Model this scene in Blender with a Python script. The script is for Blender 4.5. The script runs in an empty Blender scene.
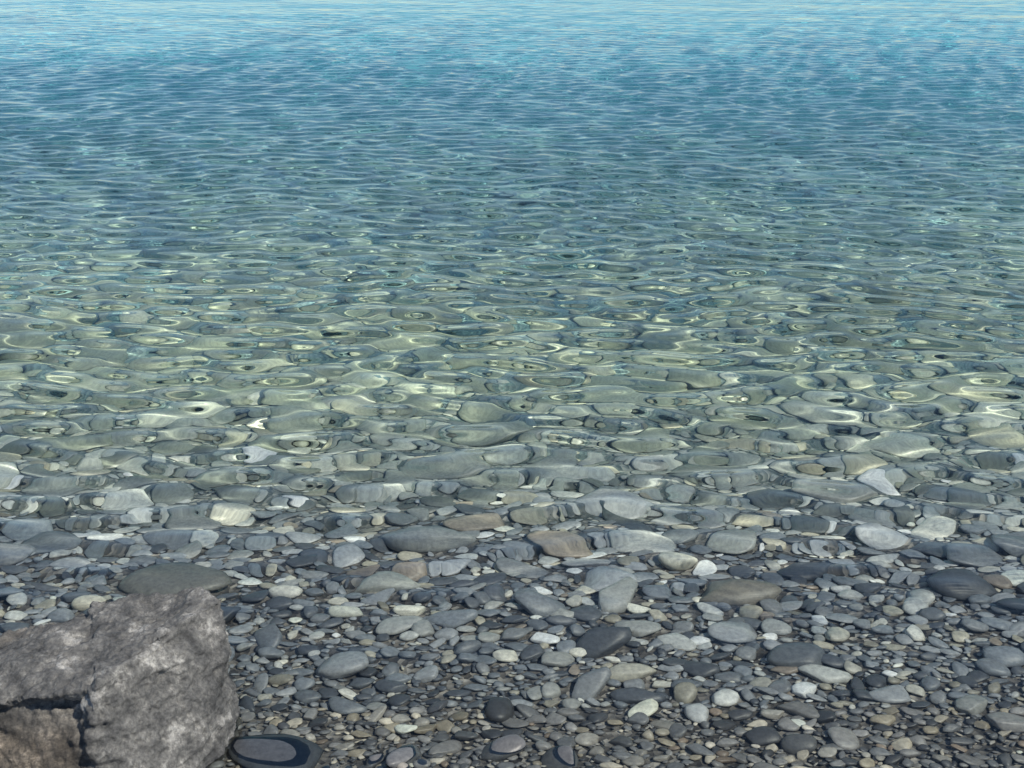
import bpy, bmesh, math, random
import numpy as np
from mathutils import Vector, Matrix, noise
random.seed(7); rng=np.random.default_rng(11)
S=bpy.context.scene
S.view_settings.view_transform='Standard'; S.view_settings.look='None'; S.view_settings.exposure=0
# ---------------- camera
cd=bpy.data.cameras.new("camera"); cam=bpy.data.objects.new("camera",cd); S.collection.objects.link(cam)
cam.location=(0,0,2.2); cam.rotation_euler=(math.radians(90-22),0,0)
cd.sensor_width=36; cd.lens=18/math.tan(math.radians(22.5)); cd.clip_end=5000
S.camera=cam
# ---------------- light
EL=math.radians(52); AZ=math.radians(122)
w=bpy.data.worlds.new("World"); S.world=w; w.use_nodes=True
nt=w.node_tree; nt.nodes.clear()
o=nt.nodes.new('ShaderNodeOutputWorld'); bg=nt.nodes.new('ShaderNodeBackground'); sk=nt.nodes.new('ShaderNodeTexSky')
sk.sky_type='NISHITA'; sk.sun_disc=False; sk.sun_elevation=EL; sk.sun_rotation=AZ; sk.air_density=1.0; sk.ozone_density=3.0; sk.dust_density=.2
bg.inputs[1].default_value=0.125
nt.links.new(sk.outputs[0],bg.inputs[0]); nt.links.new(bg.outputs[0],o.inputs[0])
w.cycles.sampling_method='NONE'
sl=bpy.data.lights.new("sun",'SUN'); sl.energy=5; sl.angle=math.radians(0.5); sl.color=(1,.94,.82)
sun=bpy.data.objects.new("sun",sl); S.collection.objects.link(sun)
sd=Vector((math.sin(AZ)*math.cos(EL),math.cos(AZ)*math.cos(EL),math.sin(EL)))
sun.rotation_euler=sd.to_track_quat('Z','Y').to_euler(); sun.location=sd*20
sl.cycles.is_caustics_light=True

# ---------------- terrain profile
PY=np.array([-60,-10,0,2.0,2.62,3.6,4.4,5.2,7.0,10,14,20,40,80,700.])
PZ=np.array([6,1.6,.42,.085,.0,-.14,-.29,-.47,-.80,-1.15,-1.5,-2.0,-4,-6,-8.])
def bed(x,y):
    x=np.asarray(x,float); y=np.asarray(y,float)
    ye=y+0.10*np.sin(x*1.1+.6)+.05*np.sin(x*2.7+y*1.3)-.03*x
    z=np.interp(ye,PY,PZ)
    z=z+.012*np.sin(x*3.1+y*2.3)*np.sin(y*4.1-x*1.7)+.02*np.sin(x*.9-y*1.9)*np.clip((y-4)/3,0,1)
    return z
def build(me,co,f):
    n=f.shape[1]
    me.vertices.add(len(co)); me.vertices.foreach_set('co',co.ravel())
    me.loops.add(f.size); me.loops.foreach_set('vertex_index',f.ravel())
    me.polygons.add(len(f)); me.polygons.foreach_set('loop_start',(np.arange(len(f))*n).astype(np.int32))
    me.update(calc_edges=True); me.validate()
    me.polygons.foreach_set('use_smooth',np.ones(len(me.polygons),bool)); me.update()
def grid_mesh(name,X,Y,Z):
    r,c=X.shape
    me=bpy.data.meshes.new(name)
    co=np.stack([X,Y,Z],-1).reshape(-1,3).astype(np.float32)
    i=np.arange((r-1)*(c-1)); a=(i//(c-1))*c+i%(c-1)
    f=np.stack([a,a+1,a+c+1,a+c],1).astype(np.int32)
    build(me,co,f); ob=bpy.data.objects.new(name,me); S.collection.objects.link(ob); return ob

def newmat(name):
    m=bpy.data.materials.new(name); m.use_nodes=True; t=m.node_tree; t.nodes.clear(); return m,t
def N(t,k,**kw):
    n=t.nodes.new(k)
    for a,b in kw.items():
        if a.startswith('i_'):
            n.inputs[a[2:].replace('_',' ')].default_value=b
        else: setattr(n,a,b)
    return n
def ramp(t,pts):
    r=t.nodes.new('ShaderNodeValToRGB'); e=r.color_ramp.elements
    while len(e)<len(pts): e.new(.5)
    for q,(p,c) in zip(e,pts): q.position=p; q.color=(*c,1)
    return r

# ---------------- ground sheet
ys=np.concatenate([np.linspace(-60,1.5,40,endpoint=False),np.arange(1.5,14,.05),np.geomspace(14,700,60)])
xs=np.concatenate([-np.geomspace(500,9,30),np.arange(-8.9,8.95,.1),np.geomspace(9,500,30)])
X,Y=np.meshgrid(xs,ys); g=grid_mesh("ground",X,Y,bed(X,Y)-.012)
m,t=newmat("gravel_bed")
out=N(t,'ShaderNodeOutputMaterial'); p=N(t,'ShaderNodeBsdfPrincipled',i_Roughness=.8)
geo=N(t,'ShaderNodeNewGeometry'); sep=N(t,'ShaderNodeSeparateXYZ'); t.links.new(geo.outputs['Position'],sep.inputs[0])
vo=N(t,'ShaderNodeTexVoronoi',i_Scale=5.0); t.links.new(geo.outputs['Position'],vo.inputs['Vector'])
vo2=N(t,'ShaderNodeTexVoronoi',i_Scale=45.0); t.links.new(geo.outputs['Position'],vo2.inputs['Vector'])
bw=N(t,'ShaderNodeRGBToBW'); t.links.new(vo.outputs['Color'],bw.inputs[0])
r1=ramp(t,[(.2,(.20,.36,.33)),(.55,(.29,.47,.43)),(.9,(.40,.55,.48))]); t.links.new(bw.outputs[0],r1.inputs[0])
bw2=N(t,'ShaderNodeRGBToBW'); t.links.new(vo2.outputs['Color'],bw2.inputs[0])
r2=ramp(t,[(.2,(.045,.042,.04)),(.6,(.15,.135,.12)),(.9,(.38,.35,.31))]); t.links.new(bw2.outputs[0],r2.inputs[0])
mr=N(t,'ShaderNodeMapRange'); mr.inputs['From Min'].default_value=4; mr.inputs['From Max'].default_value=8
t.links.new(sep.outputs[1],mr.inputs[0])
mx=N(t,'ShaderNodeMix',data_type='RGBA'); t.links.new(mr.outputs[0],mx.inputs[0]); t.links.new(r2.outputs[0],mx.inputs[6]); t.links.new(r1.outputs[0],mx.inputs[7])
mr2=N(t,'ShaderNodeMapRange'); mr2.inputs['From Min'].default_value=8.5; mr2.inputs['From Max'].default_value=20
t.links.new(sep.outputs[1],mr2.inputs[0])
mx2=N(t,'ShaderNodeMix',data_type='RGBA'); t.links.new(mr2.outputs[0],mx2.inputs[0]); t.links.new(mx.outputs[2],mx2.inputs[6]); mx2.inputs[7].default_value=(.16,.52,.60,1)  # bed turns teal with distance: water's light absorption put into its colour
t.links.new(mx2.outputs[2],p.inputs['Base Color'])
bp=N(t,'ShaderNodeBump',i_Strength=.8,i_Distance=.02); t.links.new(vo2.outputs['Distance'],bp.inputs['Height']); t.links.new(bp.outputs[0],p.inputs['Normal'])
t.links.new(p.outputs[0],out.inputs[0]); g.data.materials.append(m)

# ---------------- pebbles
def ico(n):
    b=bmesh.new(); bmesh.ops.create_icosphere(b,subdivisions=n,radius=1)
    v=np.array([q.co[:] for q in b.verts]); f=np.array([[q.index for q in fa.verts] for fa in b.faces],np.int32); b.free(); return v,f
V2,F2=ico(2); V3,F3=ico(3)
def variants(V,K,seed):
    r=np.random.default_rng(seed); res=[]
    for k in range(K):
        v=V.copy()
        s=np.zeros(len(v))
        for q in range(4):
            d=r.normal(size=3); d/=np.linalg.norm(d); s+=.08*np.sin(v@d*r.uniform(1.5,3.5)+r.uniform(0,6))
        v=v*(1+s)[:,None]
        for q in range(r.integers(4,9)):   # facet clips
            d=r.normal(size=3)*np.array([1,1,.5]); d/=np.linalg.norm(d); c=r.uniform(.55,.88)
            h=v@d; ex=np.clip(h-c,0,None); v=v-np.outer(ex*.88,d)
        ex=np.clip(v[:,2]-.7,0,None); v[:,2]-=ex*.6
        v/=np.abs(v[:,:2]).max()
        res.append(v)
    return res
K=40; VV2=variants(V2,K,3); VV3=variants(V3,K,3)
X0,X1,Y0,Y1=-10.,10.,1.2,15.; RES=.006
W_=int((X1-X0)/RES); H_=int((Y1-Y0)/RES); occ=np.zeros((H_,W_),bool)
st=[]
def mark(x,y,a,b,th,f=.8):
    R=max(a,b); i0=max(int((x-R-X0)/RES),0); i1=min(int((x+R-X0)/RES)+1,W_); j0=max(int((y-R-Y0)/RES),0); j1=min(int((y+R-Y0)/RES)+1,H_)
    if i0>=i1 or j0>=j1: return
    xx=(np.arange(i0,i1)*RES+X0-x)[None,:]; yy=(np.arange(j0,j1)*RES+Y0-y)[:,None]
    c,s=math.cos(th),math.sin(th); u=xx*c+yy*s; v=-xx*s+yy*c
    occ[j0:j1,i0:i1]|=((u/(a*f))**2+(v/(b*f))**2)<1
def scl(y): return float(np.interp(y,[1,2.6,3.0,3.6,4.2,5.5,7,9,15],[.5,.56,.72,1.05,1.45,2.0,2.4,2.8,3.8]))
PAL=[((.13,.14,.155),28),((.20,.205,.215),23),((.06,.065,.075),20),((.29,.29,.28),12),((.26,.24,.195),8),((.42,.40,.35),5),((.20,.165,.135),2),((.60,.58,.53),3)]
pc=np.array([q[0] for q in PAL]); pw=np.array([q[1] for q in PAL],float); pw/=pw.sum()
heroes=[(-1.21,3.78,.23,.13,.045,(.17,.165,.15)),(-.31,4.15,.2,.08,.06,(.28,.29,.29)),(.36,3.19,.085,.05,.03,(.48,.45,.38)),
(.63,3.05,.055,.04,.02,(.66,.65,.62)),(-.34,3.58,.065,.045,.03,(.72,.70,.62)),(-1.43,3.61,.06,.04,.03,(.7,.64,.52)),(-.78,3.71,.07,.05,.03,(.7,.67,.6)),
(-.57,3.56,.09,.03,.03,(.66,.65,.56)),(.96,3.18,.085,.045,.025,(.44,.44,.42)),(.79,3.72,.15,.09,.05,(.22,.2,.17)),(.54,2.97,.04,.045,.02,(.48,.48,.48)),
(-.64,2.76,.15,.09,.02,(.06,.065,.075)),(.42,3.45,.09,.05,.03,(.34,.34,.33)),(-.25,4.9,.26,.12,.06,(.3,.32,.29)),(1.35,4.6,.2,.1,.05,(.3,.31,.3)),(.6,3.98,.08,.05,.035,(.6,.58,.5)),(-.45,3.78,.13,.07,.035,(.4,.4,.37))]
for (x,y,a,b,c,col) in heroes:
    th=random.uniform(-.25,.25); st.append((x,y,a,b,c,th,col,1)); mark(x,y,a,b,th,.95)
def throw(Lr,n,ymin=1.3,ymax=14.5,f=.75):
    k=0
    for _ in range(n):
        y=random.uniform(ymin,ymax); s=scl(y)
        if random.random()>(.66/s)**1.5*(.35+.65*(.62*y+1.3)/8): continue
        if y>10 and random.random()<(y-10)/4.5: continue
        hw=.62*y+1.2; x=random.uniform(-hw,hw)
        L=s*random.uniform(*Lr); b=L*random.uniform(.45,.85); th=random.gauss(0,.35) if random.random()<.75 else random.uniform(0,3.14)
        c,sn=math.cos(th),math.sin(th); ok=True
        for (u,v) in ((0,0),(.5,0),(-.5,0),(0,.5),(0,-.5)):
            px=x+u*L*c-v*b*sn; py=y+u*L*sn+v*b*c
            i=int((px-X0)/RES); j=int((py-Y0)/RES)
            if 0<=i<W_ and 0<=j<H_ and occ[j,i]: ok=False;break
        if not ok: continue
        mark(x,y,L,b,th,f); h=b*(random.uniform(.36,.65) if y<3.8 else random.uniform(.18,.34))
        st.append((x,y,L,b,h,th,None,0)); k+=1
    return k
cnt=[throw((.07,.12),3500),throw((.045,.065),30000),throw((.03,.042),90000),throw((.02,.028),140000),throw((.012,.018),110000,1.3,6)]
xs_=np.array([q[0] for q in st]); ys_=np.array([q[1] for q in st]); zb=bed(xs_,ys_)
cos=[];fs=[];cols=[];base=0
for idx,(x,y,a,b,c,th,col,hero) in enumerate(st):
    big=hero or (a>.028 and y<5) or a>.09
    k=random.randrange(K); v=(VV3 if big else VV2)[k]; f=F3 if big else F2
    v=v*np.array([a,b,c])
    tl=float(np.interp(y,[3.6,4.6],[.16,.07]))
    tx,ty=random.gauss(0,tl),random.gauss(0,tl)
    if hero: tx*=.3;ty*=.3
    cz,sz=math.cos(th),math.sin(th)
    z=v[:,2]+v[:,0]*tx+v[:,1]*ty
    xx=v[:,0]*cz-v[:,1]*sz+x; yy=v[:,0]*sz+v[:,1]*cz+y
    zz=z+zb[idx]+c*random.uniform(.35,.75)-.004
    cos.append(np.stack([xx,yy,zz],1)); fs.append(f+base); base+=len(v)
    if col is None:
        col=pc[rng.choice(len(pc),p=pw)]*random.uniform(.7,1.35)*float(np.interp(y,[2.7,3.3,4.2],[1.0,1.35,1.65]))  # stone colour raised under water to make up for lost light
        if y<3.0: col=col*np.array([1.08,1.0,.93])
        if y>4.0:   # pale olive evens out submerged stones; its brightness offsets light lost in water
            m_=min((y-4.0)/2.4,1)*.8; light_lift=np.array([.44,.49,.33])*random.uniform(.65,1.2)
            col=col*(1-m_)+m_*light_lift
            m2=min(max((y-7.5)/7,0),.85); col=col*(1-m2)+m2*np.array([.24,.50,.50])*random.uniform(.8,1.2)  # far stones blend into the bed's painted water teal
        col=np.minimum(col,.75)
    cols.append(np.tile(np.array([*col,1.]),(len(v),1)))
co=np.concatenate(cos).astype(np.float32); fa=np.concatenate(fs).astype(np.int32); cl=np.concatenate(cols).astype(np.float32)
me=bpy.data.meshes.new("pebbles"); build(me,co,fa)
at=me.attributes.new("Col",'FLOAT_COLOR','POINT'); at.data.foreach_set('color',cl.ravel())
pb=bpy.data.objects.new("pebbles",me); S.collection.objects.link(pb)
m,t=newmat("pebble_stone")
out=N(t,'ShaderNodeOutputMaterial'); p=N(t,'ShaderNodeBsdfPrincipled',i_Roughness=.45)
a=N(t,'ShaderNodeAttribute',attribute_name="Col"); geo=N(t,'ShaderNodeNewGeometry')
n1=N(t,'ShaderNodeTexNoise',i_Scale=60.0,i_Detail=3.0,i_Roughness=.7); t.links.new(geo.outputs['Position'],n1.inputs['Vector'])
r=ramp(t,[(.3,(.7,.7,.7)),(.7,(1.25,1.25,1.2))]); t.links.new(n1.outputs[0],r.inputs[0])
mx=N(t,'ShaderNodeMix',data_type='RGBA',blend_type='MULTIPLY'); mx.inputs[0].default_value=1
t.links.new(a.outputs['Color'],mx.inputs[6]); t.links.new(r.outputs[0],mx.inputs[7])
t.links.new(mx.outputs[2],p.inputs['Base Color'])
bp=N(t,'ShaderNodeBump',i_Strength=.3,i_Distance=.003); t.links.new(n1.outputs[0],bp.inputs['Height']); t.links.new(bp.outputs[0],p.inputs['Normal'])
t.links.new(p.outputs[0],out.inputs[0]); me.materials.append(m)

# ---------------- boulder
def hull(b,pts):
    vs=[b.verts.new(q) for q in pts]; r=bmesh.ops.convex_hull(b,input=vs)
    bmesh.ops.delete(b,geom=[e for e in r['geom_interior'] if isinstance(e,bmesh.types.BMVert)],context='VERTS')
b=bmesh.new()
hull(b,[(-.80,2.95,.37),(-.905,3.02,.355),(-1.19,3.02,.315),(-1.03,2.55,.37),(-.92,2.75,.38),(-.785,2.85,.27),
 (-.80,2.72,-.15),(-.78,2.95,-.15),(-1.25,3.1,-.15),(-1.06,2.46,.1),(-1.04,2.36,-.15),(-.87,2.48,-.15),(-1.3,2.6,-.15)])
hull(b,[(-1.0,3.0,.335),(-1.44,2.97,.24),(-1.9,2.85,.16),(-1.35,2.72,.32),(-1.0,2.60,.36),(-1.06,2.56,.345),(-1.5,2.62,.27),(-1.08,2.66,.22),
 (-1.4,2.74,.17),(-2.0,2.6,.14),(-1.3,3.1,-.15),(-2.1,3.0,-.15),(-.9,2.9,.2)])
hull(b,[(-1.04,2.58,.295),(-1.38,2.66,.24),(-1.95,2.6,.17),(-1.06,2.46,.13),(-1.5,2.44,.0),(-1.9,2.4,-.15),(-1.05,2.36,-.15),(-2.1,2.9,-.15),(-1.0,3.0,-.15),(-1.0,3.0,.1)])
bm=bpy.data.meshes.new("tmp"); b.to_mesh(bm); b.free()
bo=bpy.data.objects.new("boulder",bm); S.collection.objects.link(bo)
md=bo.modifiers.new("r",'REMESH'); md.mode='VOXEL'; md.voxel_size=.005
md=bo.modifiers.new("s",'SMOOTH'); md.factor=.5; md.iterations=1
dg=bpy.context.evaluated_depsgraph_get(); nm=bpy.data.meshes.new_from_object(bo.evaluated_get(dg)); bo.modifiers.clear(); bo.data=nm; nm.name="boulder"
vn=[v.normal.copy() for v in nm.vertices]
for v,n in zip(nm.vertices,vn):
    p_=v.co
    d=.016*(noise.noise(p_*4.5))+.010*noise.noise(p_*12+Vector((3,1,2)))
    vd=noise.cell(Vector((p_.x*9+p_.z*4,p_.y*9-p_.x*2,p_.z*14)))     # chipped facets
    d+=.004*vd
    q=Vector((p_.x*6,p_.y*6,p_.z*22+p_.x*5)); d-=.016*max(0,noise.noise(q)-.1)*2
    d+=.009*noise.fractal(p_*38,.8,2.2,4)
    v.co=p_+n*d
nm.polygons.foreach_set('use_smooth',np.ones(len(nm.polygons),bool)); nm.update()
m,t=newmat("boulder_stone")
out=N(t,'ShaderNodeOutputMaterial'); p=N(t,'ShaderNodeBsdfPrincipled',i_Roughness=.85)
geo=N(t,'ShaderNodeNewGeometry')
n1=N(t,'ShaderNodeTexNoise',i_Scale=9.0,i_Detail=8.0,i_Roughness=.72); t.links.new(geo.outputs['Position'],n1.inputs['Vector'])
n2=N(t,'ShaderNodeTexNoise',i_Scale=90.0,i_Detail=6.0,i_Roughness=.75); t.links.new(geo.outputs['Position'],n2.inputs['Vector'])
r=ramp(t,[(.34,(.045,.046,.048)),(.46,(.11,.11,.11)),(.56,(.19,.187,.18)),(.66,(.46,.45,.43))]); t.links.new(n1.outputs[0],r.inputs[0])
r2=ramp(t,[(.35,(.5,.5,.51)),(.65,(1.35,1.34,1.3))]); t.links.new(n2.outputs[0],r2.inputs[0])
mx=N(t,'ShaderNodeMix',data_type='RGBA',blend_type='MULTIPLY'); mx.inputs[0].default_value=1
t.links.new(r.outputs[0],mx.inputs[6]); t.links.new(r2.outputs[0],mx.inputs[7])
sep=N(t,'ShaderNodeSeparateXYZ'); t.links.new(geo.outputs['Position'],sep.inputs[0])
mr=N(t,'ShaderNodeMapRange'); mr.inputs['From Min'].default_value=.30; mr.inputs['From Max'].default_value=.2; t.links.new(sep.outputs[2],mr.inputs[0])
mrx=N(t,'ShaderNodeMapRange'); mrx.inputs['From Min'].default_value=-1.02; mrx.inputs['From Max'].default_value=-1.1; t.links.new(sep.outputs[0],mrx.inputs[0])
mm=N(t,'ShaderNodeMath',operation='MULTIPLY'); t.links.new(mr.outputs[0],mm.inputs[0]); t.links.new(mrx.outputs[0],mm.inputs[1])
mx3=N(t,'ShaderNodeMix',data_type='RGBA',blend_type='MULTIPLY'); mx3.inputs[7].default_value=(.85,.74,.63,1)
t.links.new(mm.outputs[0],mx3.inputs[0]); t.links.new(mx.outputs[2],mx3.inputs[6]); t.links.new(mx3.outputs[2],p.inputs['Base Color'])
bp=N(t,'ShaderNodeBump',i_Strength=.9,i_Distance=.01); t.links.new(n2.outputs[0],bp.inputs['Height']); t.links.new(bp.outputs[0],p.inputs['Normal'])
t.links.new(p.outputs[0],out.inputs[0]); nm.materials.append(m)

# ---------------- water
ys=[2.0]
while ys[-1]<700:
    y=ys[-1]; ys.append(y+ (y*.0028 if y<30 else y*.0028*(1+(y-30)*.15)))
ys=np.array(ys); NC=1150; U=np.linspace(-1,1,NC)
hw=.56*ys+1.6; X=U[None,:]*hw[:,None]; Y=np.repeat(ys[:,None],len(U),1)
sp=np.maximum(np.gradient(ys),hw*2/NC)
Z=np.zeros_like(X)
nw=100; r=np.random.default_rng(8)
wl=np.geomspace(.09,3.0,nw)*r.uniform(.95,1.05,nw)
sl_=np.exp(-(np.log(wl/.20)/.45)**2)+.05; sl_*=.108*math.sqrt(2)/math.sqrt((sl_**2).sum())
Xw=X+.07*np.sin(Y*1.3+X*.7)+.05*np.sin(X*2.1-Y*.8); Yw=Y+.08*np.sin(X*.9+Y*.5)+.04*np.sin(X*2.3+Y)
for i in range(nw):
    k=2*math.pi/wl[i]; th=r.normal(0,.36)+.14; kx=k*math.sin(th); ky=k*math.cos(th)
    fade=np.clip((wl[i]/sp-3)/2.5,0,1)
    nz=fade>0
    Z[nz]+=fade[nz][:,None]*sl_[i]/k*np.sin(kx*Xw[nz]+ky*Yw[nz]+r.uniform(0,6.28))
patch=.92+.22*np.sin(X*.5+Y*.33+1)*np.sin(Y*.61-X*.23)
Z*=patch*np.interp(Y,[2.2,2.8,3.3,3.8,4.4,5.5,8,12,20],[.10,.22,.5,.8,.95,1.05,1.1,1.5,2.0])
wt=grid_mesh("lake_water",X,Y,Z)
m,t=newmat("clear_water")
out=N(t,'ShaderNodeOutputMaterial'); gl=N(t,'ShaderNodeBsdfGlass',i_IOR=1.333,i_Roughness=0.0); gl.inputs['Color'].default_value=(.96,1,.99,1)
t.links.new(gl.outputs[0],out.inputs[0]); wt.data.materials.append(m)
wt.cycles.is_caustics_caster=True
for ob in (g,pb,bo): ob.cycles.is_caustics_receiver=True
